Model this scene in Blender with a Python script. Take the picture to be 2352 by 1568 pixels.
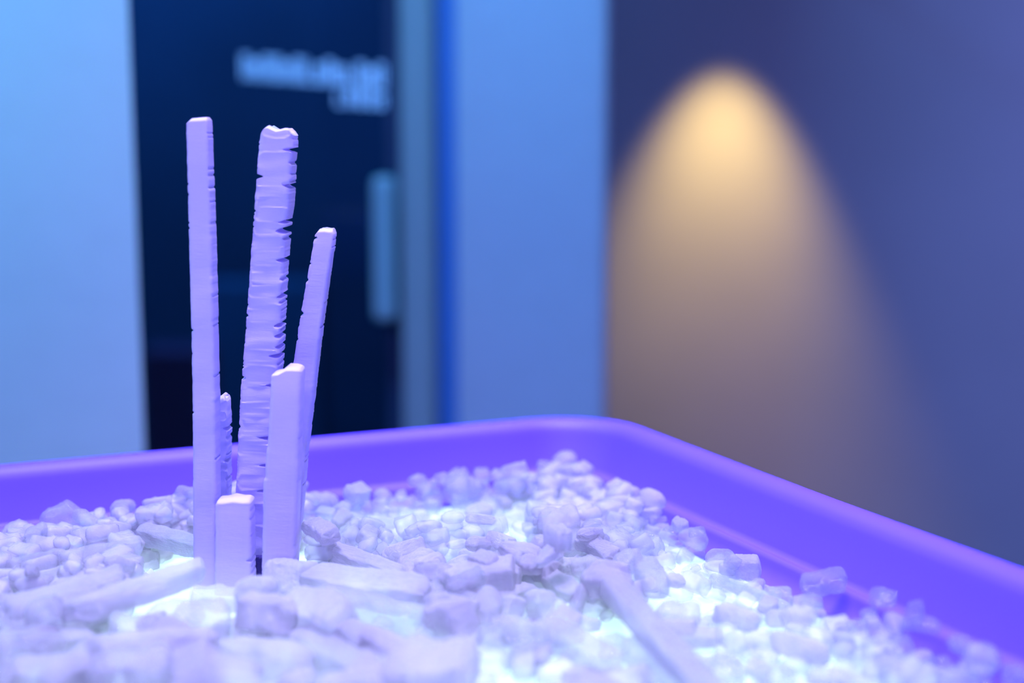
import bpy, bmesh, math, random
from mathutils import Vector, Matrix, noise

for o in list(bpy.data.objects):
    bpy.data.objects.remove(o)
S = bpy.context.scene
COL = S.collection
R = math.radians

# ------------------------------------------------------------------ camera
W, H = 2352, 1568
F = W * 50.0 / 36.0
PITCH = R(8.0)
CZ = 0.97
cam_d = bpy.data.cameras.new('camera')
cam = bpy.data.objects.new('camera', cam_d)
COL.objects.link(cam)
cam.location = (0, 0, CZ)
cam.rotation_euler = (R(90) - PITCH, 0, 0)
cam_d.lens = 50
cam_d.sensor_width = 36
cam_d.clip_start = 0.02
cam_d.dof.use_dof = True
cam_d.dof.focus_distance = 0.685
cam_d.dof.aperture_fstop = 3.2
S.camera = cam
S.view_settings.view_transform = 'Standard'
S.view_settings.look = 'None'
S.view_settings.gamma = 1
S.view_settings.use_curve_mapping = False
S.view_settings.exposure = 0.0

# ------------------------------------------------------------------ world and lights
world = bpy.data.worlds.new('world')
S.world = world
world.use_nodes = True
bg = world.node_tree.nodes['Background']
bg.inputs[0].default_value = (0.16, 0.20, 1.0, 1)
bg.inputs[1].default_value = 0.14


def area(name, loc, target, size, power, col, size_y=None, spread=180):
    l = bpy.data.lights.new(name, 'AREA')
    l.energy = power
    l.color = col
    l.size = size
    l.spread = R(spread)
    if size_y:
        l.shape = 'RECTANGLE'
        l.size_y = size_y
    o = bpy.data.objects.new(name, l)
    COL.objects.link(o)
    o.location = loc
    o.rotation_euler = (Vector(target) - Vector(loc)).to_track_quat('-Z', 'Y').to_euler()
    return o


def spot(name, loc, target, power, col, angle, blend, radius=0.02):
    l = bpy.data.lights.new(name, 'SPOT')
    l.energy = power
    l.color = col
    l.spot_size = R(angle)
    l.spot_blend = blend
    l.shadow_soft_size = radius
    o = bpy.data.objects.new(name, l)
    COL.objects.link(o)
    o.location = loc
    o.rotation_euler = (Vector(target) - Vector(loc)).to_track_quat('-Z', 'Y').to_euler()
    return o


# violet light above and in front of the tray, plus an added overhead fill
area('violet_light', (-0.5, -0.9, 2.1), (-0.15, 0.7, 0.8), 0.5, 2.7, (0.25, 0.22, 1.0), spread=50)
area('overhead_fill', (0.05, 0.55, 2.5), (0.05, 0.65, 0.8), 0.7, 12.2, (0.51, 0.47, 1.0), spread=45)
# blue light that washes the pale walls behind
area('blue_light', (-0.4, 1.0, 2.6), (-0.25, 2.0, 1.2), 0.4, 17, (0.10, 0.39, 1.0), spread=100)
area('blue_pillar_light', (-1.1, 0.75, 1.9), (-0.62, 1.3, 1.1), 0.3, 5.1, (0.11, 0.62, 0.88), spread=110)
# small cold spots added for sparkles and back light on the crystals
spot('added_sparkle_spot', (0.5, 1.3, 2.3), (0.1, 0.7, 0.75), 12, (0.8, 0.75, 1.0), 32, 0.5, 0.01)
spot('added_sparkle_spot', (-0.6, 1.2, 2.3), (-0.1, 0.7, 0.75), 12, (0.8, 0.75, 1.0), 32, 0.5, 0.01)


# ------------------------------------------------------------------ helpers
def ray(px, py):
    x = (px - W / 2) / F
    v = (H / 2 - py) / F
    return Vector((x, math.cos(PITCH) + v * math.sin(PITCH), -math.sin(PITCH) + v * math.cos(PITCH)))


def at_z(px, py, z):
    d = ray(px, py)
    t = (z - CZ) / d.z
    return Vector((d.x * t, d.y * t, z))


def at_y(px, py, y):
    d = ray(px, py)
    t = y / d.y
    return Vector((d.x * t, y, CZ + d.z * t))


def to_px(p):
    dx, dy, dz = p[0], p[1], p[2] - CZ
    depth = dy * math.cos(PITCH) - dz * math.sin(PITCH)
    up = dy * math.sin(PITCH) + dz * math.cos(PITCH)
    if depth <= 0.01:
        return (-9999, -9999)
    return (W / 2 + F * dx / depth, H / 2 - F * up / depth)


def px_size(y):
    return y / math.cos(PITCH) * 1.02 / F


def tag(o, label=None, cat=None, group=None, kind=None):
    if label: o['label'] = label
    if cat: o['category'] = cat
    if group: o['group'] = group
    if kind: o['kind'] = kind
    return o


def link(name, me, mat=None, parent=None):
    o = bpy.data.objects.new(name, me)
    COL.objects.link(o)
    if mat is not None and len(me.materials) == 0:
        me.materials.append(mat)
    if parent is not None:
        o.parent = parent
    return o


def empty(name, loc):
    o = bpy.data.objects.new(name, None)
    o.empty_display_size = 0.05
    COL.objects.link(o)
    o.location = loc
    return o


def mesh(name, verts, faces, smooth=True):
    me = bpy.data.meshes.new(name)
    me.from_pydata([tuple(v) for v in verts], [], faces)
    me.update()
    if smooth:
        for p in me.polygons:
            p.use_smooth = True
    return me


def box_mesh(name, x0, x1, y0, y1, z0, z1, bev=0.0):
    bm = bmesh.new()
    bmesh.ops.create_cube(bm, size=1)
    for v in bm.verts:
        v.co = Vector((x0 + (v.co.x + .5) * (x1 - x0), y0 + (v.co.y + .5) * (y1 - y0), z0 + (v.co.z + .5) * (z1 - z0)))
    if bev > 0:
        bmesh.ops.bevel(bm, geom=bm.edges[:], offset=bev, segments=3, affect='EDGES', profile=.5)
    me = bpy.data.meshes.new(name)
    bm.to_mesh(me)
    bm.free()
    return me


# ------------------------------------------------------------------ materials
def new_mat(name):
    m = bpy.data.materials.new(name)
    m.use_nodes = True
    nt = m.node_tree
    for n in list(nt.nodes):
        nt.nodes.remove(n)
    out = nt.nodes.new('ShaderNodeOutputMaterial')
    return m, nt, out


def principled(name, col, rough=0.5, bump=0.0, scale=20, var=0.0, spec=0.5, coat=0.0):
    m, nt, out = new_mat(name)
    p = nt.nodes.new('ShaderNodeBsdfPrincipled')
    p.inputs['Base Color'].default_value = (*col, 1)
    p.inputs['Roughness'].default_value = rough
    p.inputs['Specular IOR Level'].default_value = spec
    p.inputs['Coat Weight'].default_value = coat
    tc = nt.nodes.new('ShaderNodeTexCoord')
    nz = nt.nodes.new('ShaderNodeTexNoise')
    nz.inputs['Scale'].default_value = scale
    nz.inputs['Detail'].default_value = 5
    nt.links.new(tc.outputs['Object'], nz.inputs['Vector'])
    if var > 0:
        mx = nt.nodes.new('ShaderNodeMix')
        mx.data_type = 'RGBA'
        mx.inputs[6].default_value = (*[c * (1 - var) for c in col], 1)
        mx.inputs[7].default_value = (*[min(1, c * (1 + var)) for c in col], 1)
        nt.links.new(nz.outputs['Fac'], mx.inputs[0])
        nt.links.new(mx.outputs[2], p.inputs['Base Color'])
    if bump > 0:
        b = nt.nodes.new('ShaderNodeBump')
        b.inputs['Strength'].default_value = bump
        b.inputs['Distance'].default_value = 0.002
        nt.links.new(nz.outputs['Fac'], b.inputs['Height'])
        nt.links.new(b.outputs['Normal'], p.inputs['Normal'])
    nt.links.new(p.outputs[0], out.inputs[0])
    return m


def crystal_mat(name, col, clear=0.0, gior=1.5, bdist=.004, glass=0.42, trans=0.45, bump=0.6, rough=0.35, scale=9, stretch=(1, 1, 1), gloss_rough=0.06):
    m, nt, out = new_mat(name)
    N = nt.nodes.new
    L = nt.links.new
    tc = N('ShaderNodeTexCoord')
    mp = N('ShaderNodeMapping')
    mp.inputs['Scale'].default_value = stretch
    L(tc.outputs['Object'], mp.inputs['Vector'])
    nz = N('ShaderNodeTexNoise')
    nz.inputs['Scale'].default_value = scale
    nz.inputs['Detail'].default_value = 6
    nz.inputs['Roughness'].default_value = 0.65
    L(mp.outputs[0], nz.inputs['Vector'])
    b = N('ShaderNodeBump')
    b.inputs['Strength'].default_value = bump
    b.inputs['Distance'].default_value = bdist
    L(nz.outputs['Fac'], b.inputs['Height'])
    ramp = N('ShaderNodeMapRange')
    ramp.inputs[1].default_value = 0.3
    ramp.inputs[2].default_value = 0.7
    ramp.inputs[3].default_value = 0.9
    ramp.inputs[4].default_value = 1.0
    L(nz.outputs['Fac'], ramp.inputs[0])
    cm = N('ShaderNodeMix')
    cm.data_type = 'RGBA'
    cm.inputs[6].default_value = (*[c * 0.95 for c in col], 1)
    cm.inputs[7].default_value = (*col, 1)
    L(nz.outputs['Fac'], cm.inputs[0])
    di = N('ShaderNodeBsdfDiffuse')
    tr = N('ShaderNodeBsdfTranslucent')
    for n in (di, tr):
        L(cm.outputs[2], n.inputs['Color'])
        L(b.outputs[0], n.inputs['Normal'])
    m1 = N('ShaderNodeMixShader')
    m1.inputs[0].default_value = trans
    L(di.outputs[0], m1.inputs[1])
    L(tr.outputs[0], m1.inputs[2])
    gl = N('ShaderNodeBsdfRefraction')
    gl.inputs['Color'].default_value = (0.97, 0.96, 1, 1)
    gl.inputs['Roughness'].default_value = rough
    gl.inputs['IOR'].default_value = 1.12
    L(b.outputs[0], gl.inputs['Normal'])
    m2 = N('ShaderNodeMixShader')
    m2.inputs[0].default_value = glass
    L(m1.outputs[0], m2.inputs[1])
    L(gl.outputs[0], m2.inputs[2])
    gs = N('ShaderNodeBsdfGlossy')
    gs.inputs['Roughness'].default_value = gloss_rough
    L(b.outputs[0], gs.inputs['Normal'])
    fr = N('ShaderNodeFresnel')
    fr.inputs['IOR'].default_value = gior
    L(b.outputs[0], fr.inputs['Normal'])
    m3 = N('ShaderNodeMixShader')
    L(fr.outputs[0], m3.inputs[0])
    L(m2.outputs[0], m3.inputs[1])
    L(gs.outputs[0], m3.inputs[2])
    tp = N('ShaderNodeBsdfTransparent')
    tp.inputs[0].default_value = (0.98, 0.97, 1, 1)
    m4 = N('ShaderNodeMixShader')
    m4.inputs[0].default_value = clear
    L(m3.outputs[0], m4.inputs[1])
    L(tp.outputs[0], m4.inputs[2])
    L(m4.outputs[0], out.inputs[0])
    return m


M_CRYSTAL = crystal_mat('frosted_crystal', (0.97, 0.93, 0.99), clear=.28)
M_GRAVEL = crystal_mat('crystal_bits', (0.97, 0.94, 0.99), bdist=.0018, scale=260, clear=.42)
M_CLEAR = crystal_mat('clear_crystal', (0.97, 0.95, 0.99), clear=.45, glass=0.55, trans=0.45, bump=0.5, rough=0.15, scale=7)
M_WATER = crystal_mat('water_clear_crystal', (0.93, 0.97, 0.99), clear=.55, glass=0.6, trans=0.5, bump=0.7, rough=0.12, scale=8)
M_WATER_BITS = crystal_mat('clear_bits', (0.93, 0.97, 0.99), clear=.62, glass=0.5, bdist=.0018, scale=260)
M_STICK = crystal_mat('fibrous_crystal', (0.74, 0.64, 0.98), gior=1.12, bdist=.0018, glass=0.0, trans=0.4, bump=0.2, scale=90, stretch=(0.5, 0.6, 2.2), gloss_rough=0.35)
M_RIM = principled('violet_plastic', (0.11, 0.055, 0.9), rough=0.55, spec=0.35, var=0.03, scale=6, coat=0.0)
M_BODY = principled('table_body', (0.25, 0.2, 0.6), rough=0.5, var=0.05, scale=8)

m, nt, out = new_mat('light_panel')
p = nt.nodes.new('ShaderNodeBsdfPrincipled')
p.inputs['Base Color'].default_value = (0.22, 0.22, 0.22, 1)
p.inputs['Roughness'].default_value = 0.5
p.inputs['Emission Color'].default_value = (0.60, 0.93, 1.0, 1)
p.inputs['Emission Strength'].default_value = 0.95
nt.links.new(p.outputs[0], out.inputs[0])
M_PANEL = m

M_PALE = principled('pale_wall', (0.75, 0.78, 0.8), rough=0.6, bump=0.1, scale=30, var=0.04)
M_BACK = principled('brown_wall', (0.42, 0.40, 0.42), rough=0.5, bump=0.15, scale=3, var=0.12)
M_FRAME = principled('frame_grey', (0.45, 0.55, 0.5), rough=0.45, var=0.04)
M_GROOVE = principled('blue_trim', (0.10, 0.28, 0.62), rough=0.5, var=0.04)
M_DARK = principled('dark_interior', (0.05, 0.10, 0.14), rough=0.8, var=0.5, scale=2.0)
M_FLOOR = principled('floor_grey', (0.12, 0.12, 0.16), rough=0.4, var=0.2, scale=4)
M_CEIL = principled('ceiling_dark', (0.10, 0.10, 0.12), rough=0.8, var=0.1)
M_HANDLE = principled('steel', (0.42, 0.66, 0.62), rough=0.35, var=0.03)
M_LETTERS = principled('glowing_letters', (0.9, 0.95, 0.95), rough=0.5, var=0.02)
_p = [n for n in M_LETTERS.node_tree.nodes if n.type == 'BSDF_PRINCIPLED'][0]
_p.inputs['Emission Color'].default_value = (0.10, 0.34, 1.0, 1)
_p.inputs['Emission Strength'].default_value = 0.7  # blue glow added to the lettering so it reads brighter
M_TEAL = principled('dim_teal', (0.045, 0.16, 0.22), rough=0.7, var=0.2, scale=4)
M_MAROON = principled('dim_maroon', (0.16, 0.05, 0.10), rough=0.7, var=0.2, scale=4)
m, nt, out = new_mat('tinted_glass')
gt = nt.nodes.new('ShaderNodeBsdfTransparent')
gt.inputs[0].default_value = (0.55, 0.68, 0.8, 1)
gg = nt.nodes.new('ShaderNodeBsdfGlossy')
gg.inputs['Roughness'].default_value = 0.05
fr = nt.nodes.new('ShaderNodeFresnel')
fr.inputs['IOR'].default_value = 1.3
mx = nt.nodes.new('ShaderNodeMixShader')
nt.links.new(fr.outputs[0], mx.inputs[0])
nt.links.new(gt.outputs[0], mx.inputs[1])
nt.links.new(gg.outputs[0], mx.inputs[2])
nt.links.new(mx.outputs[0], out.inputs[0])
M_GLASS = m

# ------------------------------------------------------------------ room behind
def struct(name, me, mat):
    return tag(link(name, me, mat), kind='structure')


struct('floor', box_mesh('floor', -3.5, 4.0, -2.5, 4.2, -0.05, 0), M_FLOOR)
struct('ceiling', box_mesh('ceiling', -3.5, 4.0, 0.9, 4.2, 2.9, 2.95), M_CEIL)

YW = 3.0   # warm lit wall
struct('wall_back', box_mesh('wall_back', 0.0, 4.0, YW, YW + .1, 0, 2.9), M_BACK)
# column between door and warm wall
YC = 1.85
xa = at_y(1050, 700, YC).x
xb = at_y(1398, 500, YC).x
struct('wall_column', box_mesh('wall_column', xa, xb, YC, YC + .35, 0, 2.9, 0.012), M_PALE)
xs0 = at_y(1003, 700, YC + .06).x
struct('trim_1', box_mesh('trim_1', xs0, xa + .002, YC + .06, YC + .3, 0, 2.9, .004), M_GROOVE)
xf0 = at_y(922, 700, YC + .03).x
struct('trim_2', box_mesh('trim_2', xf0, xs0, YC + .03, YC + .28, 0, 2.9, .012), M_FRAME)
# pale pillar close behind the tray at the left
YL = 1.32
xp = at_y(320, 700, YL).x
struct('wall_left', mesh('wall_left', [(-3.5, YL, 0), (xp, YL, 0), (xp - .28, YL + .3, 0), (-3.5, YL + .3, 0), (-3.5, YL, 2.9), (xp, YL, 2.9), (xp - .28, YL + .3, 2.9), (-3.5, YL + .3, 2.9)],
                         [(3, 2, 1, 0), (4, 5, 6, 7), (0, 1, 5, 4), (1, 2, 6, 5), (2, 3, 7, 6), (3, 0, 4, 7)], False), M_PALE)
# dark room behind the door
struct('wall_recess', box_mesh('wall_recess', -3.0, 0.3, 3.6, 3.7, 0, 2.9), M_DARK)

YD = 1.98
door = empty('door_1', ((at_y(250, 700, YD).x + xf0) / 2, YD, 0))
tag(door, kind='structure')


def part(name, me, mat, parent, label=None):
    o = link(name, me, mat, parent)
    o.matrix_parent_inverse = Matrix.Translation(-parent.location)
    if label: o['label'] = label
    return o


gx0 = at_y(200, 700, YD).x
part('glass_pane', box_mesh('glass_pane', gx0, xf0 - .01, YD, YD + .008, 0.03, 2.35), M_GLASS, door)
M_DFRAME = principled('dark_frame', (0.03, 0.06, 0.12), rough=0.5, var=0.05)
stx = at_y(893, 700, YD).x
part('door_frame', box_mesh('door_frame', stx, xf0 + .01, YD - .02, YD + .03, 0.0, 2.4, .004), M_DFRAME, door)
part('door_frame', box_mesh('door_frame', gx0 - .05, xf0, YD - .02, YD + .03, 2.35, 2.42, .004), M_DFRAME, door)
hx = at_y(884, 560, YD - .06).x
hz0 = at_y(884, 735, YD - .06).z
hz1 = at_y(884, 405, YD - .06).z
hd = part('door_handle', box_mesh('door_handle', hx - .016, hx + .016, YD - .075, YD - .045, hz0, hz1, .009), M_HANDLE, door)
for zz in (hz0 + .03, hz1 - .03):
    o = part('handle_mount', box_mesh('handle_mount', hx - .006, hx + .006, YD - .048, YD + .002, zz - .006, zz + .006, .002), M_HANDLE, door)

# pale lettering on the glass: too blurred in the photograph to read, so only its strokes
rnd = random.Random(4)
vs, fs = [], []


def add_bar(x0, x1, z0, z1, y0, y1):
    n = len(vs)
    for x in (x0, x1):
        for y in (y0, y1):
            for z in (z0, z1):
                vs.append((x, y, z))
    for f in ((0, 1, 3, 2), (4, 6, 7, 5), (0, 4, 5, 1), (2, 3, 7, 6), (0, 2, 6, 4), (1, 5, 7, 3)):
        fs.append(tuple(n + i for i in f))


def glyph_row(px0, py0, px1, py1, hpx, gw):
    n = int((px1 - px0) / gw)
    for i in range(n):
        t = (i + .5) / n
        x = px0 + (px1 - px0) * t
        y = py0 + (py1 - py0) * t
        hh = hpx * (1.0 if rnd.random() < .3 else .8)
        a = at_y(x - gw * .36, y + hpx / 2, YD - .003)
        b = at_y(x + gw * .36, y + hpx / 2 - hh, YD - .003)
        th = (b.x - a.x) * .36
        k = rnd.randrange(4)
        y0, y1 = YD - .003, YD - .0005
        add_bar(a.x, a.x + th, a.z, b.z, y0, y1)
        if k != 1:
            add_bar(b.x - th, b.x, a.z, b.z, y0, y1)
        if k in (0, 2, 3):
            add_bar(a.x + th, b.x - th, b.z - th, b.z, y0, y1)
        if k in (1, 2):
            add_bar(a.x + th, b.x - th * (1 if k == 2 else 0), a.z, a.z + th, y0, y1)
        if k == 3:
            add_bar(a.x + th, b.x - th, (a.z + b.z) / 2 - th / 2, (a.z + b.z) / 2 + th / 2, y0, y1)


glyph_row(552, 152, 888, 176, 56, 24)
glyph_row(768, 222, 888, 228, 40, 22)
part('lettering', mesh('lettering', vs, fs, False), M_LETTERS, door, 'pale unreadable lettering in two rows on the dark glass')
add_bar_reset = None

# dim block shapes that give the faint patches behind the glass
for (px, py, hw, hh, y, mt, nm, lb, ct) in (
        (600, 800, 130, 150, 3.3, M_TEAL, 'teal_shape', 'dim teal shape in the dark room, seen through the glass above the tray', 'board'),
        (400, 900, 70, 95, 2.9, M_MAROON, 'maroon_shape', 'dim maroon shape low in the dark room, beside the pale left wall', 'box')):
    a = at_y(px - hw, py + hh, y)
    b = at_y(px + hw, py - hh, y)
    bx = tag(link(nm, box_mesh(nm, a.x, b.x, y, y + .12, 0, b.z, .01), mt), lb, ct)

# warm downlight close to the wall
ax = at_y(1668, -150, YW)
fix = empty('wall_downlight', (ax.x, YW - .20, ax.z + .03))
tag(fix, 'small round downlight just above the warm cone of light on the wall', 'lamp')
bm = bmesh.new()
bmesh.ops.create_cone(bm, cap_ends=True, segments=32, radius1=.035, radius2=.028, depth=.08)
me = bpy.data.meshes.new('lamp_housing')
bm.to_mesh(me); bm.free()
o = link('lamp_housing', me, M_CEIL, fix)
o.location = (0, 0, .045)
me = box_mesh('bracket', -.012, .012, .02, .20, .03, .055, .003)
link('bracket', me, M_CEIL, fix)
spot('warm_spot', (ax.x, YW - .20, ax.z), (ax.x, YW, ax.z - 1.05), 64.0, (1.0, 0.71, 0.22), 54, 1.0, 0.012)
# blue light on the right end of the wall
area('wall_blue_light', (2.6, 1.9, 2.0), (2.3, 3.0, 1.0), 0.5, 34, (0.27, 0.28, 1.0), spread=130)
area('recess_fill', (-0.9, 2.8, 2.3), (-0.9, 3.5, .5), 0.3, 32, (0.06, 0.3, 1.0))  # added unseen fill that lifts the blue of the dark room

# ------------------------------------------------------------------ light table
ZR, ZP = 0.80, 0.760
TH = math.atan2(3299, 7334)
E1 = Vector((math.cos(TH), math.sin(TH), 0))
E2 = Vector((-math.sin(TH), math.cos(TH), 0))
corner = at_z(1388, 938, ZR)
TW, TD = 1.35, 0.86
tray = empty('light_table', tuple(corner - E1 * TW / 2 - E2 * TD / 2 - Vector((0, 0, ZR))))
tag(tray, 'violet plastic light table with raised rim, holding a glowing cyan panel under heaps of crystals', 'table')
tray.rotation_euler = (0, 0, TH)
TINV = (Matrix.Translation(tray.location) @ Matrix.Rotation(TH, 4, 'Z')).inverted()
WALLT = 0.043


def local(p):
    return TINV @ Vector(p)


def rrect(off, r, seg=8):
    """closed rounded rectangle, inset by off from the outer edge"""
    hx, hy = TW / 2 - off, TD / 2 - off
    pts = []
    for (sx, sy, a0) in ((1, 1, 0), (-1, 1, 90), (-1, -1, 180), (1, -1, 270)):
        for i in range(seg + 1):
            a = R(a0 + 90 * i / seg)
            pts.append((sx * (hx - r) + r * math.cos(a), sy * (hy - r) + r * math.sin(a)))
    return pts


prof = [  # (inset, z)
    (.004, .66), (.000, .665), (.000, .786), (.0008, .792), (.003, .797), (.0065, .7993), (.011, .800), (.015, .7990),
    (.018, .7965), (.0198, .793), (.021, .789), (.0285, .7735), (.0295, .7715), (.0320, .7712), (.0350, .7722), (.0368, .7718), (.0378, .7700),
    (.0385, .7680), (.0398, .7655), (.0425, .7625), (.0455, .7610), (.0480, .7605), (.0480, .74)]
vs2, fs2 = [], []
K = None
for off, z in prof:
    ring = rrect(off, max(.012, .055 - off * .75))
    K = len(ring)
    vs2 += [(x, y, z) for x, y in ring]
for i in range(len(prof) - 1):
    for k in range(K):
        fs2.append((i * K + k, i * K + (k + 1) % K, (i + 1) * K + (k + 1) % K, (i + 1) * K + k))
link('rim', mesh('rim', vs2, fs2), M_RIM, tray)
link('light_panel', box_mesh('light_panel', -TW / 2 + .0475, TW / 2 - .0475, -TD / 2 + .0475, TD / 2 - .0475, .735, ZP), M_PANEL, tray)['label'] = 'glowing cyan panel'
link('base_board', box_mesh('base_board', -TW / 2 + .01, TW / 2 - .01, -TD / 2 + .01, TD / 2 - .01, .662, .733, .004), M_BODY, tray)
for sx in (-1, 1):
    for sy in (-1, 1):
        cx, cy = sx * (TW / 2 - .08), sy * (TD / 2 - .08)
        link('leg', box_mesh('leg', cx - .03, cx + .03, cy - .03, cy + .03, 0, .663, .006), M_BODY, tray)


# ------------------------------------------------------------------ upright crystal sticks
def interp(tab, t):
    if t <= tab[0][0]: return tab[0][1]
    for (a, va), (b, vb) in zip(tab, tab[1:]):
        if t <= b:
            return va + (vb - va) * (t - a) / (b - a)
    return tab[-1][1]


def stick(name, label, left, right, y0, depth, notches=(), flake=0.0, seed=0, step=2.5, rough=1.2, top=(), nauto=(0, 0), ext=0, parent=None, tilt=0.0):
    """left / right: edge tables (py, px); y0 distance; notches (py, side, depth px, half width px, slope)"""
    rn = random.Random(seed)
    ytop, ybot = left[0][0], left[-1][0]
    nt_ = list(notches)
    for side, cnt in ((-1, nauto[0]), (1, nauto[1])):
        for i in range(cnt):
            nt_.append((rn.uniform(ytop + 8, ybot - 20), side, rn.uniform(1.5, 5.0), rn.uniform(1.2, 2.8), rn.uniform(-.3, .3)))
    NP = 40
    n_rows = int((ybot - ytop) / step)
    verts, faces = [], []
    for i in range(n_rows + 1):
        py = ytop + (ybot - ytop) * i / n_rows
        a = interp(left, py)
        b = interp(right, py)
        a += rough * noise.noise(Vector((seed * 3.1, py * .05, 0))) + rough * .5 * noise.noise(Vector((seed * 3.1, py * .21, 4)))
        b += rough * noise.noise(Vector((seed * 5.3, py * .05, 9))) + rough * .6 * noise.noise(Vector((seed * 5.3, py * .24, 7)))
        for k in range(NP):
            th = 2 * math.pi * k / NP
            c, s = math.cos(th), math.sin(th)
            e = 0.32
            ux = math.copysign(abs(c) ** e, c)
            uy = math.copysign(abs(s) ** e, s)
            px = (a + b) / 2 + ux * (b - a) / 2
            pyy = py
            # notches cut the side inwards
            for (ny, side, nd, nw, sl) in nt_:
                u = (px - (a + b) / 2) / ((b - a) / 2) * side
                if u <= 0: continue
                edge = b if side > 0 else a
                dist_in = abs(px - edge)
                if dist_in > nd: continue
                dd = abs(py - (ny + sl * dist_in))
                if dd < nw:
                    q = (1 - dd / nw) ** .7
                    px -= side * (nd - dist_in) * q
            w_top = max(0.0, 1 - (py - ytop) / 30)
            if top and w_top > 0:
                u = (px - a) / max(1, (b - a))
                pyy += interp(top, u) * w_top
            # round the top corners
            if py - ytop < 12:
                q = 1 - (py - ytop) / 12
                px = (a + b) / 2 + (px - (a + b) / 2) * (1 - .16 * q * q)
            P = at_y(px, pyy, y0)
            dy = uy * depth / 2
            if py - ytop < 6:
                dy *= .6 + .4 * (py - ytop) / 6
            if flake > 0:
                nv = noise.noise(Vector((P.x * 35 + seed, uy, P.z * 150)))
                n2 = noise.noise(Vector((P.x * 90 + seed, uy * 2, P.z * 60)))
                ph = (P.z * 62 + 1.1 * n2 + P.x * 6 + nv * .8) % 1.0
                dy += uy * flake * (nv * .9 + n2 * .5 + (ph ** 3) * 1.0)
            else:
                dy += uy * .0006 * noise.noise(Vector((P.x * 40 + seed, uy, P.z * 60)))
            verts.append((P.x, y0 + dy + tilt * (py - ybot), P.z))
    for i in range(n_rows):
        for k in range(NP):
            faces.append((i * NP + k, (i + 1) * NP + k, (i + 1) * NP + (k + 1) % NP, i * NP + (k + 1) % NP))
    cz = len(verts)
    for rr in (0, n_rows):
        c = Vector((0, 0, 0))
        for k in range(NP): c += Vector(verts[rr * NP + k])
        verts.append(tuple(c / NP))
    for k in range(NP):
        faces.append((cz, k, (k + 1) % NP))
        faces.append((cz + 1, n_rows * NP + (k + 1) % NP, n_rows * NP + k))
    o = link(name, mesh(name, verts, faces), M_STICK, parent)
    mod = o.modifiers.new('bev', 'EDGE_SPLIT')
    mod.split_angle = R(50)
    if label:
        tag(o, label, 'crystal', 'crystal sticks standing upright in the pile')
    return o


stick('crystal_stick', 'tallest slim crystal stick with smooth face, leftmost of those standing upright',
      [(270, 433), (500, 438), (760, 445), (940, 448), (1366, 449)],
      [(270, 483), (500, 492), (760, 498), (900, 501), (1366, 505)], 0.658, .014,
      notches=[(430, 1, 5, 3, 0), (445, -1, 4, 3, 0), (510, -1, 5, 3, 0), (755, -1, 8, 3, 0), (941, -1, 6, 3, .3), (387, 1, 4, 3, 0), (860, 1, 4, 3, 0), (402, 1, 5, 3, 0)],
      seed=1, nauto=(5, 12), top=[(0, 10), (.2, 2), (1, -1)], rough=1.0)
stick('crystal_stick', 'widest tall crystal stick with cracked flaky face, in the middle of the upright ones',
      [(290, 605), (340, 600), (780, 568), (900, 558), (1130, 547), (1300, 540), (1364, 538)],
      [(290, 680), (340, 680), (450, 674), (500, 668), (600, 660), (800, 650), (900, 644), (1100, 628), (1300, 615), (1364, 611)], 0.670, .020,
      notches=[(344, 1, 26, 5, -.15), (404, -1, 18, 5, 0), (373, 1, 8, 4, 0), (427, 1, 22, 6, -.5), (526, 1, 26, 8, .15), (506, 1, 22, 4, .2), (545, 1, 8, 5, 0), (594, 1, 20, 5, -.1),
               (637, 1, 9, 4, 0), (675, 1, 14, 5, .4), (690, 1, 8, 4, 0), (741, 1, 18, 5, .2), (766, 1, 14, 5, 0), (790, 1, 12, 5, 0), (811, 1, 26, 5, -.1), (482, -1, 6, 3, 0), (503, -1, 5, 4, 0),
               (719, -1, 7, 4, 0), (838, -1, 6, 4, 0), (861, -1, 12, 4, 0), (972, -1, 6, 5, 0), (878, 1, 30, 4, -.1), (998, 1, 40, 5, -.25), (1058, 1, 30, 4, 0), (1116, 1, 30, 4, 0)],
      flake=.0006, seed=2, nauto=(38, 34), rough=1.5, top=[(0, 14), (.12, 0), (.3, -4), (.36, 5), (.6, 12), (.75, 4), (.9, 4), (1, 16)], step=2.0)
stick('crystal_stick', 'shorter crystal stick leaning to the right, rightmost of those standing upright',
      [(523, 728), (545, 725), (720, 693), (780, 684), (900, 668), (1100, 650), (1300, 632), (1364, 628)],
      [(523, 770), (545, 771), (640, 757), (780, 738), (900, 724), (1040, 707), (1200, 694), (1364, 677)], 0.680, .014,
      notches=[(541, -1, 10, 4, .5), (640, -1, 5, 4, 0), (716, -1, 9, 6, .2), (775, -1, 6, 4, 0), (747, 1, 4, 3, 0)],
      seed=3, nauto=(22, 10), rough=1.8, top=[(0, 10), (.15, 2), (.4, -3), (.6, 2), (1, 1)])
stick('crystal_stick', 'short wide pale crystal slab standing in front of the rightmost upright stick',
      [(838, 630), (846, 628), (1020, 619), (1032, 615), (1088, 614), (1094, 610), (1250, 607), (1366, 604)],
      [(838, 698), (846, 698), (1100, 689), (1366, 680)], 0.646, .016,
      seed=4, nauto=(5, 4), rough=1.2, top=[(0, 14), (.28, 12), (.35, 2), (.6, -2), (.95, 2), (1, 4)])
stick('crystal_stick', 'narrow short crystal stick with ragged right edge, tucked behind the leftmost tall stick',
      [(905, 484), (1364, 484)],
      [(905, 527), (980, 529), (1140, 529), (1364, 530)], 0.682, .012,
      notches=[(980, 1, 14, 5, -.5), (1000, 1, 5, 3, 0), (1052, 1, 8, 4, 0), (1094, 1, 8, 4, 0)],
      flake=.0007, seed=5, nauto=(2, 12), rough=1.6, top=[(0, 10), (.5, 6), (.7, -3), (.9, 0), (1, 8)])
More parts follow.
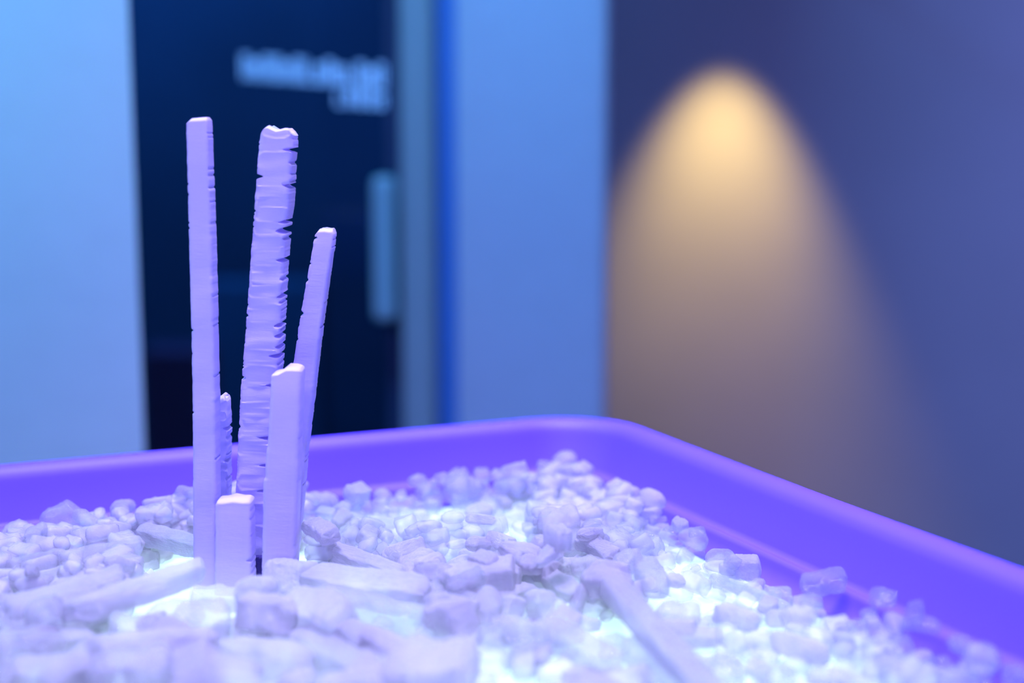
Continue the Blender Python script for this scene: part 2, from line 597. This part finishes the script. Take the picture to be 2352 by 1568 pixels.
stick('crystal_stick', 'lowest broad crystal slab at the foot of the upright sticks',
      [(1139, 500), (1366, 497)],
      [(1139, 581), (1366, 586)], 0.648, .014,
      notches=[(1278, 1, 14, 3, 0)],
      seed=6, nauto=(2, 5), rough=1.4, top=[(0, 3), (.4, 3), (.5, -2), (.6, 2), (1, 1)])


M_GAP = principled('dark_gap_fill', (0.03, 0.02, 0.16), rough=0.7, bump=1.0, scale=400, var=.6)  # for a dark box added to fill the dark slit at the sticks' feet
a = at_y(583, 1276, .657)
b = at_y(606, 1325, .657)
cm_ = box_mesh('dark_gap_fill', a.x, b.x, .655, .659, ZP + .0005, a.z, .0006)
tag(link('dark_gap_fill', cm_, M_GAP), 'tiny dark piece filling the slit between the feet of the upright sticks', 'chip')


# ------------------------------------------------------------------ crystal pieces
def crystal_mesh(kind, seed, segs=28, rings=44, low=False):
    """piece along X, length 1, width 1, thickness 1 (scaled by the object)"""
    if low:
        segs, rings = 10, 8
    rn = random.Random(seed)
    verts, faces = [], []
    e = {'stick': .45, 'block': .38, 'pebble': .8, 'ribbed': .6}[kind]
    fac = [1 + rn.uniform(-.12, .12) for _ in range(7)]
    cut0, cut1 = rn.uniform(-.35, .35), rn.uniform(-.35, .35)
    off = Vector((seed * 7.7, seed * 1.3, seed * 2.1))
    cap = {'stick': .07, 'block': .17, 'pebble': .45, 'ribbed': .25}[kind]
    bend = rn.uniform(-.08, .08)
    tw = rn.uniform(-.5, .5)
    amp = {'stick': .07, 'block': .11, 'pebble': .12, 'ribbed': .06}[kind]
    for i in range(rings + 1):
        u = i / rings
        # more rings near the ends
        u = .5 - .5 * math.cos(math.pi * u)
        d = min(u, 1 - u)
        r = 1.0
        if d < cap:
            q = 1 - d / cap
            r = (max(0, 1 - q ** 2.4)) ** .5 if kind != 'stick' else (max(0, 1 - q ** 4)) ** .5
        r = max(r, .02)
        x = u - .5
        if kind == 'ribbed':
            r *= 1 + .055 * math.sin(u * 40)
        taper = 1 + .18 * noise.noise(Vector((u * 2.4, seed, 0)))
        for k in range(segs):
            th = 2 * math.pi * k / segs + tw * u
            c, s = math.cos(th), math.sin(th)
            cy = math.copysign(abs(c) ** e, c) * .5
            sz = math.copysign(abs(s) ** e, s) * .5
            P = Vector((x, cy, sz))
            Q = Vector((x * (3.2 if kind in ('stick',) else 1.8), cy * 1.7, sz * 1.7)) + off
            n = noise.noise(Q) * amp * 1.6 + noise.noise(Q * 3) * amp * .6 + noise.noise(Q * 7) * amp * .5
            # facet steps
            n += .05 * round(noise.noise(Q * 1.6 + Vector((5, 5, 5))) * 3)
            rr = r * taper * (1 + n)
            y, z = cy * rr + bend * math.sin(math.pi * u), sz * rr
            xx = x + (cut0 if u < .5 else cut1) * y * .5 * (abs(x) * 2) ** 2 + noise.noise(Q * 2) * .03
            verts.append((xx, y, z))
    for i in range(rings):
        for k in range(segs):
            faces.append((i * segs + k, i * segs + (k + 1) % segs, (i + 1) * segs + (k + 1) % segs, (i + 1) * segs + k))
    faces.append(tuple(range(segs))[::-1])
    faces.append(tuple(rings * segs + k for k in range(segs)))
    return verts, faces


PROTO = {}
WATER = {}
for kind, cnt in (('stick', 6), ('block', 9), ('pebble', 7), ('ribbed', 2)):
    PROTO[kind] = []
    for i in range(cnt):
        v, f = crystal_mesh(kind, i + 1 + len(kind) * 11)
        me = mesh('crystal_piece', v, f)
        me.materials.append(M_CLEAR if (i % 3 == 2 or kind == 'ribbed') else M_CRYSTAL)
        PROTO[kind].append(me)
        mw = me.copy()
        mw.materials.clear()
        mw.materials.append(M_WATER)
        WATER.setdefault(kind, []).append(mw)

blocked = set()
# height map of the pile, in tray-local coordinates
GX, GY, CELL = 260, 180, 0.005
hm = [[ZP] * GY for _ in range(GX)]


def cells(lx, ly, rad):
    i0, i1 = int((lx - rad + TW / 2) / CELL), int((lx + rad + TW / 2) / CELL)
    j0, j1 = int((ly - rad + TD / 2) / CELL), int((ly + rad + TD / 2) / CELL)
    for i in range(max(0, i0), min(GX - 1, i1) + 1):
        for j in range(max(0, j0), min(GY - 1, j1) + 1):
            yield i, j


def footprint(c, axis, L, w):
    """cells under a piece of length L and width w centred on world point c"""
    l = local(c)
    ad = (TINV.to_3x3() @ axis)
    ang = math.atan2(ad.y, ad.x)
    ca, sa = math.cos(ang), math.sin(ang)
    res = []
    for i, j in cells(l.x, l.y, max(L, w) / 2):
        x = (i + .5) * CELL - TW / 2 - l.x
        y = (j + .5) * CELL - TD / 2 - l.y
        a, b = x * ca + y * sa, -x * sa + y * ca
        if abs(a) < L * .42 and abs(b) < w * .42:
            res.append((i, j))
    return res


def inside(p, marg=0.0):
    l = local(p)
    return abs(l.x) < TW / 2 - WALLT - marg and abs(l.y) < TD / 2 - WALLT - marg


def put(me, c, axis, L, w, t, roll=0.0):
    o = link('crystal_piece', me)
    ax = axis.normalized()
    q = ax.to_track_quat('X', 'Z')
    o.rotation_mode = 'QUATERNION'
    o.rotation_quaternion = q @ Matrix.Rotation(roll, 3, 'X').to_quaternion()
    o.location = c
    o.scale = (L, w, t)
    return o


def stamp(c, axis, L, w, top):
    h = Vector((axis.x, axis.y, 0))
    for i, j in footprint(c, h if h.length > .01 else Vector((1, 0, 0)), L * max(.3, h.length / max(1e-6, axis.length)), w):
        hm[i][j] = max(hm[i][j], top)


hrnd = random.Random(77)
deferred = []


def hero(label, a, b, w, kind='block', var=0, lift=0.0, rise=0.0, up=False, thick=.85, roll=0.0):
    """a, b: ends in photo pixels, w: width in pixels; lying on the pile, or standing (up)"""
    if up:
        base = at_z(a[0], a[1], ZP + .002 + lift)
        A = base
        B = at_y(b[0], b[1], base.y + rise)
    else:
        s = px_size(at_z(a[0], a[1], ZP + .01).y)
        z = ZP + w * s * thick / 2 + lift
        A = at_z(a[0], a[1], z)
        B = at_z(b[0], b[1], z + rise)
    C = (A + B) / 2
    wid = w * px_size(C.y)
    axis = B - A
    L = axis.length
    if not up:
        L = max(L, .01)
    raised = False
    if not inside(C, wid * .25) and C.y > .4 and not up:
        # piles up against the rim: rest it higher on the bank instead of in the rim
        raised = True
        ll = lift
        while not inside(C, wid * .45) and ll < lift + .02:
            ll += .001
            A = at_z(a[0], a[1], A.z + .001)
            B = at_z(b[0], b[1], B.z + .001)
            C = (A + B) / 2
        axis = B - A
        L = axis.length
        wid = w * px_size(C.y)
    src = WATER if (a[0] > 1580 and 'violet crystal block' not in label and 'lone' not in label and 'rough faceted' not in label) else PROTO
    me = src[kind][var % len(src[kind])]
    o = put(me, C, axis, L, wid, wid * thick, roll)
    tag(o, label, 'crystal', 'crystal pieces in the tray')
    hv = Vector((axis.x, axis.y, 0))
    fp = footprint(C, hv if hv.length > .003 else Vector((1, 0, 0)), max(hv.length, wid) * .95, wid)
    if raised:
        deferred.append((fp, C.copy(), axis.copy(), L, wid, thick))
    else:
        blocked.update(fp)
        stamp(C, axis, L, wid, C.z + wid * thick * .3 + (abs(axis.z) * .3))
    return o


HERO = [
    # right of the upright sticks
    ('straight violet crystal bar raised on its left end, just right of the upright sticks', (757, 1262), (925, 1322), 44, 'stick', 0, .014, -.004),
    ('long grainy pale crystal bar lying behind the big foreground block', (900, 1312), (1085, 1378), 50, 'stick', 1, .006, -.004),
    ('stubby crystal with a small dark spot on its right end, behind the long grainy bar', (955, 1308), (1022, 1282), 42, 'block', 0, .012, .004),
    ('large smooth crystal block with a pointed right end, right of the upright sticks', (700, 1330), (978, 1368), 88, 'block', 1, .006, .002),
    ('big blurred rounded crystal bar below the large smooth block', (735, 1375), (978, 1436), 92, 'stick', 2, .004, 0),
    ('ribbed crystal block with curved parallel grooves', (1478, 1288), (1516, 1362), 62, 'ribbed', 0, .010, 0),
    ('longest crystal stick lying diagonally in the right foreground, pitted glossy top', (1385, 1322), (1625, 1590), 66, 'stick', 3, .012, .004),
    ('bumpy glossy crystal bar in the foreground left of the longest diagonal stick', (1232, 1440), (1405, 1528), 78, 'block', 2, .006, 0),
    ('spiky clear crystal beside the head of the longest diagonal stick', (1418, 1318), (1458, 1268), 48, 'block', 5, .012, .006),
    ('squarish violet crystal sitting highest on the middle heap', (1262, 1238), (1304, 1232), 60, 'block', 3, .030, 0),
    ('slanting glossy finger of crystal in front of the highest squarish one', (1232, 1298), (1288, 1246), 36, 'pebble', 0, .022, .008),
    ('rounded lump of crystal below the slanting glossy finger', (1190, 1295), (1250, 1302), 50, 'pebble', 1, .014, 0),
    ('smooth domed crystal block right of the slanting glossy finger', (1310, 1302), (1385, 1302), 60, 'pebble', 2, .010, 0),
    ('tilted crystal block with a glossy ridge, left of the narrow upright finger', (1256, 1322), (1318, 1370), 50, 'block', 4, .008, 0),
    ('flat wide crystal in the middle heap, left of the glossy ridged block', (1108, 1320), (1198, 1322), 56, 'block', 6, .010, 0),
    ('low crystal with a shiny face behind the rounded upright finger', (1142, 1380), (1222, 1352), 44, 'block', 7, .005, 0),
    ('small pale pebble of crystal behind the ribbed block', (1535, 1328), (1566, 1338), 36, 'pebble', 3, .008, 0),
    ('irregular crystal lump right of the longest diagonal stick', (1508, 1408), (1606, 1418), 62, 'block', 8, .006, 0),
    ('small crystal wedge below the irregular lump', (1520, 1440), (1600, 1440), 40, 'block', 3, .010, 0),
    ('violet crystal block sloping down to the right in the bright right foreground', (1644, 1402), (1738, 1436), 50, 'block', 0, .006, 0),
    ('rough faceted crystal lying alone on the bright panel at right', (1782, 1468), (1892, 1510), 62, 'block', 4, .004, 0),
    ('flat pale crystal bar right of the longest diagonal stick', (1530, 1466), (1660, 1464), 44, 'stick', 4, .002, 0),
    ('small clear crystal between the flat bar and the sloping violet block', (1608, 1432), (1665, 1424), 38, 'pebble', 4, .002, 0),
    ('glittering crystal cluster at the lower edge, right of the longest stick', (1612, 1530), (1706, 1560), 70, 'block', 5, .002, 0),
    ('thin blurred crystal slab beyond the sloping violet block', (1634, 1326), (1768, 1378), 30, 'stick', 5, .006, 0),
    ('pale crystal block beyond the lone faceted crystal', (1758, 1420), (1862, 1424), 48, 'block', 6, .002, 0),
    ('pointed clear crystal near the bottom right, before the rim pebbles', (2018, 1512), (2126, 1548), 50, 'block', 8, .003, 0),
    ('translucent crystal near the lower edge, right of the glittering cluster', (1735, 1555), (1820, 1545), 52, 'block', 7, .002, 0),
    ('flat crystal plate at the lower edge under the lone faceted crystal', (1850, 1556), (1960, 1562), 60, 'pebble', 5, .002, 0),
    ('wide crystal leaning on the right rim, largest along that rim', (1838, 1346), (1945, 1326), 54, 'block', 1, .005, .003),
    ('small violet-edged crystal against the right rim', (2002, 1366), (2050, 1378), 48, 'block', 3, .012, 0),
    ('upright little crystal tip against the right rim', (2096, 1424), (2108, 1388), 36, 'block', 0, .010, .01),
    ('flat clear crystal on the bank below the right rim', (2070, 1430), (2160, 1438), 34, 'block', 6, .008, 0),
    ('cyan-tinted pebble below the right rim near the picture corner', (2178, 1470), (2240, 1492), 48, 'pebble', 6, .008, 0),
    ('tall rounded crystal against the rim near the lower right corner', (2232, 1512), (2290, 1506), 70, 'pebble', 0, .010, 0),
    ('pinkish crystal pebble in the lower right corner', (2312, 1560), (2350, 1545), 56, 'pebble', 1, .008, 0),
    ('slim crystal just left of the corner pebble at lower right', (2190, 1530), (2270, 1560), 36, 'block', 2, .006, 0),
    # left part
    ('long crystal bar with glittering top, left of the upright sticks', (140, 1290), (325, 1252), 48, 'stick', 2, .012, .001),
    ('crystal bar in line with the glittering one, at the left edge', (14, 1306), (146, 1276), 46, 'stick', 5, .010, .001),
    ('crystal bar with a notched top edge, meeting the left side of the upright sticks', (325, 1222), (462, 1258), 48, 'stick', 0, .012, 0),
    ('blurred dome of crystal rising highest at the far left', (92, 1196), (196, 1190), 82, 'pebble', 2, .010, 0),
    ('blurred small round crystal right of the far left dome', (258, 1172), (305, 1160), 44, 'pebble', 4, .012, 0),
    ('low blurred crystal in front of the left rim, behind the notched bar', (330, 1178), (420, 1174), 38, 'block', 5, .008, 0),
    ('long thick crystal bar at the left, below the glittering one', (10, 1412), (285, 1330), 74, 'stick', 1, .010, .002),
    ('long crystal bar pointing at the foot of the upright sticks', (172, 1408), (470, 1306), 62, 'stick', 3, .016, .002),
    ('pale crystal bar between the two long bars at left', (0, 1352), (268, 1300), 56, 'stick', 4, .005, 0),
    ('blurred crystal block at the left edge, low in the picture', (-20, 1452), (90, 1440), 78, 'block', 2, .004, 0),
    ('pyramid shaped crystal block at the right foot of the upright sticks', (606, 1322), (716, 1330), 92, 'block', 3, .006, 0),
    ('flat crystal with a toothed upper edge in front of the upright sticks', (440, 1372), (560, 1378), 56, 'stick', 5, .010, 0),
    ('wide blurred crystal slab right of the upright foreground block', (650, 1395), (800, 1440), 110, 'block', 6, .008, 0),
    ('soft blurred crystal in the left foreground, below the long thick bar', (70, 1490), (220, 1470), 84, 'block', 7, .002, 0),
    ('soft blurred crystal lump in the foreground with one bright glint', (330, 1430), (470, 1410), 80, 'pebble', 5, .004, 0),
    ('blurred crystal slab low in the middle foreground', (860, 1530), (1060, 1545), 100, 'block', 8, .002, 0),
    ('soft blurred crystal slab at the lower edge below the upright foreground block', (520, 1500), (700, 1540), 110, 'block', 4, .002, 0),
    ('blurred crystal bar sloping to the lower edge, left of centre', (690, 1470), (880, 1580), 90, 'stick', 0, .002, 0),
    ('blurred crystal at the lower left corner', (20, 1560), (190, 1548), 90, 'block', 0, .002, 0),
    ('blurred crystal at the lower edge right of the corner one', (300, 1540), (450, 1560), 90, 'block', 1, .002, 0),
    ('smooth crystal bar leaving the lower edge beside the longest diagonal stick', (1452, 1480), (1530, 1590), 70, 'stick', 2, .002, 0),
    ('blurred crystal pebble at the lower edge under the bumpy glossy bar', (1290, 1552), (1400, 1562), 60, 'pebble', 6, .002, 0),
]
for h in HERO:
    hero(h[0], h[1], h[2], h[3], h[4], h[5], h[6], h[7], roll=hrnd.uniform(-.3, .3))
UPH = [
    ('upright crystal block with a rounded top, right in front of the upright sticks', (588, 1470), (590, 1322), 84, 'block', 0, .0),
    ('thick upright rounded finger of crystal in the middle foreground', (1112, 1462), (1126, 1346), 66, 'pebble', 3, .0),
    ('large blurred upright crystal block left of the thick rounded finger', (1062, 1500), (1020, 1378), 92, 'block', 1, .0),
    ('narrow upright finger of crystal left of the longest diagonal stick', (1316, 1424), (1338, 1338), 38, 'pebble', 6, .0),
    ('blunt upright crystal with a capped top between the two finger shapes', (1250, 1432), (1236, 1352), 62, 'block', 4, .0),
    ('dim upright crystal leaning behind the thick rounded finger', (1160, 1440), (1185, 1368), 50, 'block', 7, .0),
    ('small upright crystal leaning right of the blunt capped one', (1262, 1448), (1296, 1382), 38, 'block', 2, .0),
]
for h in UPH:
    hero(h[0], h[1], h[2], h[3], h[4], h[5], h[6], 0.004, up=True, roll=hrnd.uniform(-.3, .3))
N_HERO = len(HERO) + len(UPH)


# target shape of the pile: metres above the panel at a world point
def mound(p):
    l = local(p)
    dx = TW / 2 - WALLT - l.x      # distance to the right rim
    dy = TD / 2 - WALLT - l.y      # distance to the back rim
    px, py = to_px((p[0], p[1], ZP + .01))
    h = 0.003
    # heap in the far corner
    heap = .017 * math.exp(-(max(0, dy - .01) / .05) ** 2) * (1 / (1 + math.exp((dx - .27) / .02)))
    # bank along the right rim
    h += max(heap, .017 * math.exp(-(dx / .028) ** 2))
    # heap around and left of the sticks
    c = at_z(430, 1330, ZP)
    h += .013 * math.exp(-(((p[0] - c.x) / .22) ** 2 + ((p[1] - c.y) / .085) ** 2))
    c = at_z(420, 1500, ZP)
    h += .005 * math.exp(-(((p[0] - c.x) / .14) ** 2 + ((p[1] - c.y) / .07) ** 2))
    c = at_z(100, 1200, ZP)
    h += .012 * math.exp(-(((p[0] - c.x) / .09) ** 2 + ((p[1] - c.y) / .035) ** 2))
    c = at_z(1250, 1300, ZP)
    h += .016 * math.exp(-(((p[0] - c.x) / .07) ** 2 + ((p[1] - c.y) / .045) ** 2))
    c = at_z(900, 1370, ZP)
    h += .010 * math.exp(-(((p[0] - c.x) / .08) ** 2 + ((p[1] - c.y) / .04) ** 2))
    return h * (1 + .2 * noise.noise(Vector((p[0] * 16, p[1] * 16, 3))))


def hm_at(p, L, w, axis):
    c = footprint(p, axis, L, w)
    if not c:
        l = local(p)
        i, j = int((l.x + TW / 2) / CELL), int((l.y + TD / 2) / CELL)
        return hm[max(0, min(GX - 1, i))][max(0, min(GY - 1, j))]
    vals = sorted(hm[i][j] for i, j in c)
    return vals[int(len(vals) * .6)]


def stick_clear(p, r):
    # the corner of the gap at the sticks' feet and the sticks' front stay free
    a = at_y(440, 1340, .70).x
    b = at_y(700, 1340, .70).x
    return not (a - r < p[0] < b + r and .596 - r < p[1] < .693 + r)


frnd = random.Random(2024)
ZONES = [
    ('small blurred crystal in the lavender heap that fills the far corner of the tray', 'crystals heaped in the far corner'),
    ('small pale crystal on the bank along the right rim', 'crystals banked against the right rim'),
    ('small frosted crystal among the lavender heap left of the upright sticks', 'crystals in the left heap'),
    ('small frosted crystal in the sharp middle heap right of the upright sticks', 'crystals in the middle heap'),
    ('small pale crystal scattered on the bright cyan panel at right', 'crystals scattered on the bright right part'),
    ('soft blurred pale crystal in the near foreground', 'blurred crystals in the near foreground'),
]


def zone(px, py, l):
    dx, dy = TW / 2 - WALLT - l.x, TD / 2 - WALLT - l.y
    if dy < .12 and dx < .5: return 0
    if dx < .07: return 1
    if py > 1500 and px < 1050: return 5
    if px < 640: return 2
    if px < 1480: return 3
    return 4


def thin(px, py):
    """how bare the panel lies there in the photograph"""
    if 690 < px < 1230 and 1175 < py < 1290: return .3
    if px > 1500 and (py - 1240) > (px - 1600) * .42 + 25 and py < 1460: return .5
    return 1.0


n_single = 0
tries = 0
MAXS = 300 - N_HERO - 6
gravel_v, gravel_f = [], []
LOW = [crystal_mesh(k, s, low=True) for k, s in (('block', 3), ('block', 8), ('pebble', 5), ('stick', 2), ('block', 12), ('pebble', 9))]


def random_spot(rn):
    return Vector((rn.uniform(-.42, .46), rn.uniform(.5, 1.05), ZP))


gravel_m = []


def add_gravel(c, axis, L, w, t, roll, mi=0):
    v, f = LOW[frnd.randrange(len(LOW))]
    q = (axis.normalized().to_track_quat('X', 'Z') @ Matrix.Rotation(roll, 3, 'X').to_quaternion()).to_matrix()
    n = len(gravel_v)
    for x in v:
        gravel_v.append(tuple(c + q @ Vector((x[0] * L, x[1] * w, x[2] * t))))
    for x in f:
        gravel_f.append(tuple(n + i for i in x))
        gravel_m.append(mi)


# the uncountable small pieces underneath and between
ng = 0
tries = 0
while ng < 1350 and tries < 40000:
    tries += 1
    p = random_spot(frnd)
    L = frnd.uniform(.008, .017)
    if not inside(p, L * .5) or not stick_clear(p, .012): continue
    px, py = to_px((p.x, p.y, ZP))
    if not (-150 < px < W + 150 and 1000 < py < H + 120): continue
    l = local(p)
    h = mound(p)
    zn = zone(px, py, l)
    keep = (1.0, .5, .3, .14, .05, .12)[zn]
    if zn in (2, 3) and h < .009: keep *= .30
    if frnd.random() > keep * thin(px, py): continue
    w = L * frnd.uniform(.45, .8)
    th = frnd.uniform(0, math.pi)
    axis = Vector((math.cos(th), math.sin(th), frnd.uniform(-.35, .35)))
    fp = footprint(p, axis, L, w)
    if sum(1 for q in fp if q in blocked) > .3 * max(1, len(fp)): continue
    base = hm_at(p, L, w, axis)
    if base > ZP + h: continue
    c = Vector((p.x, p.y, base + w * .36))
    add_gravel(c, axis, L, w, w * .8, frnd.uniform(-.6, .6), 1 if zn in (1, 4) or 690 < px < 1250 and py > 1160 else 0)
    stamp(c, axis, L, w, base + w * .62)
    ng += 1

for fp, C, axis, L, wid, thick in deferred:
    blocked.update(fp)
    stamp(C, axis, L, wid, C.z + wid * thick * .3)

while n_single < MAXS and tries < 90000:
    tries += 1
    p = random_spot(frnd)
    px, py = to_px((p.x, p.y, ZP + .01))
    if not (-60 < px < W + 40 and 1040 < py < H + 60): continue
    l = local(p)
    zn = zone(px, py, l)
    big = frnd.random() ** 1.8
    L = (.0125 + .012 * big) * (.9, .7, 1.25, 1.0, .9, 1.55)[zn]
    if not inside(p, L * .52) or not stick_clear(p, L * .5): continue
    keep = (.3, .5, .9, .8, .38, 1)[zn]
    if frnd.random() > keep * thin(px, py): continue
    h = mound(p)
    if zn in (2, 3) and h < .008 and frnd.random() > .25: continue
    w = L * frnd.uniform(.42, .72)
    th = frnd.uniform(0, math.pi)
    axis = Vector((math.cos(th), math.sin(th), frnd.uniform(-.22, .22)))
    if zn == 0: axis.z = frnd.uniform(-.5, .5)
    fp = footprint(p, axis, L, w)
    if sum(1 for q in fp if q in blocked) > .25 * max(1, len(fp)): continue
    base = hm_at(p, L, w, axis)
    if base > ZP + h + (-.003 if zn == 1 else .004): continue
    t = w * frnd.uniform(.7, .95)
    c = Vector((p.x, p.y, base + t * .42 + abs(axis.z) * L * .12))
    if zn in (0, 1) and c.z + t / 2 > ZP + h + (.008 if zn == 0 else .005): continue
    kind = frnd.choice(['block', 'block', 'block', 'pebble', 'pebble', 'stick'])
    if kind == 'stick': L *= 1.35
    if not inside(c, L * .5): continue
    src = WATER if zn == 4 or (zn == 1 and frnd.random() < .8) or (zn == 3 and frnd.random() < .15) else PROTO
    o = put(src[kind][frnd.randrange(len(src[kind]))], c, axis, L, w, t, frnd.uniform(-.5, .5))
    tag(o, ZONES[zn][0], 'crystal', ZONES[zn][1])
    stamp(c, axis, L, w, c.z + t * .28)
    n_single += 1

gm = mesh('crystal_gravel', gravel_v, gravel_f)
gm.materials.append(M_GRAVEL)
gm.materials.append(M_WATER_BITS)
for pl, mi in zip(gm.polygons, gravel_m):
    pl.material_index = mi
g = link('crystal_gravel', gm)
tag(g, 'layer of tiny crystal bits spread over the panel between the larger pieces', 'crystal gravel', kind='stuff')
print('singles', n_single, 'gravel', ng, 'heroes', N_HERO)
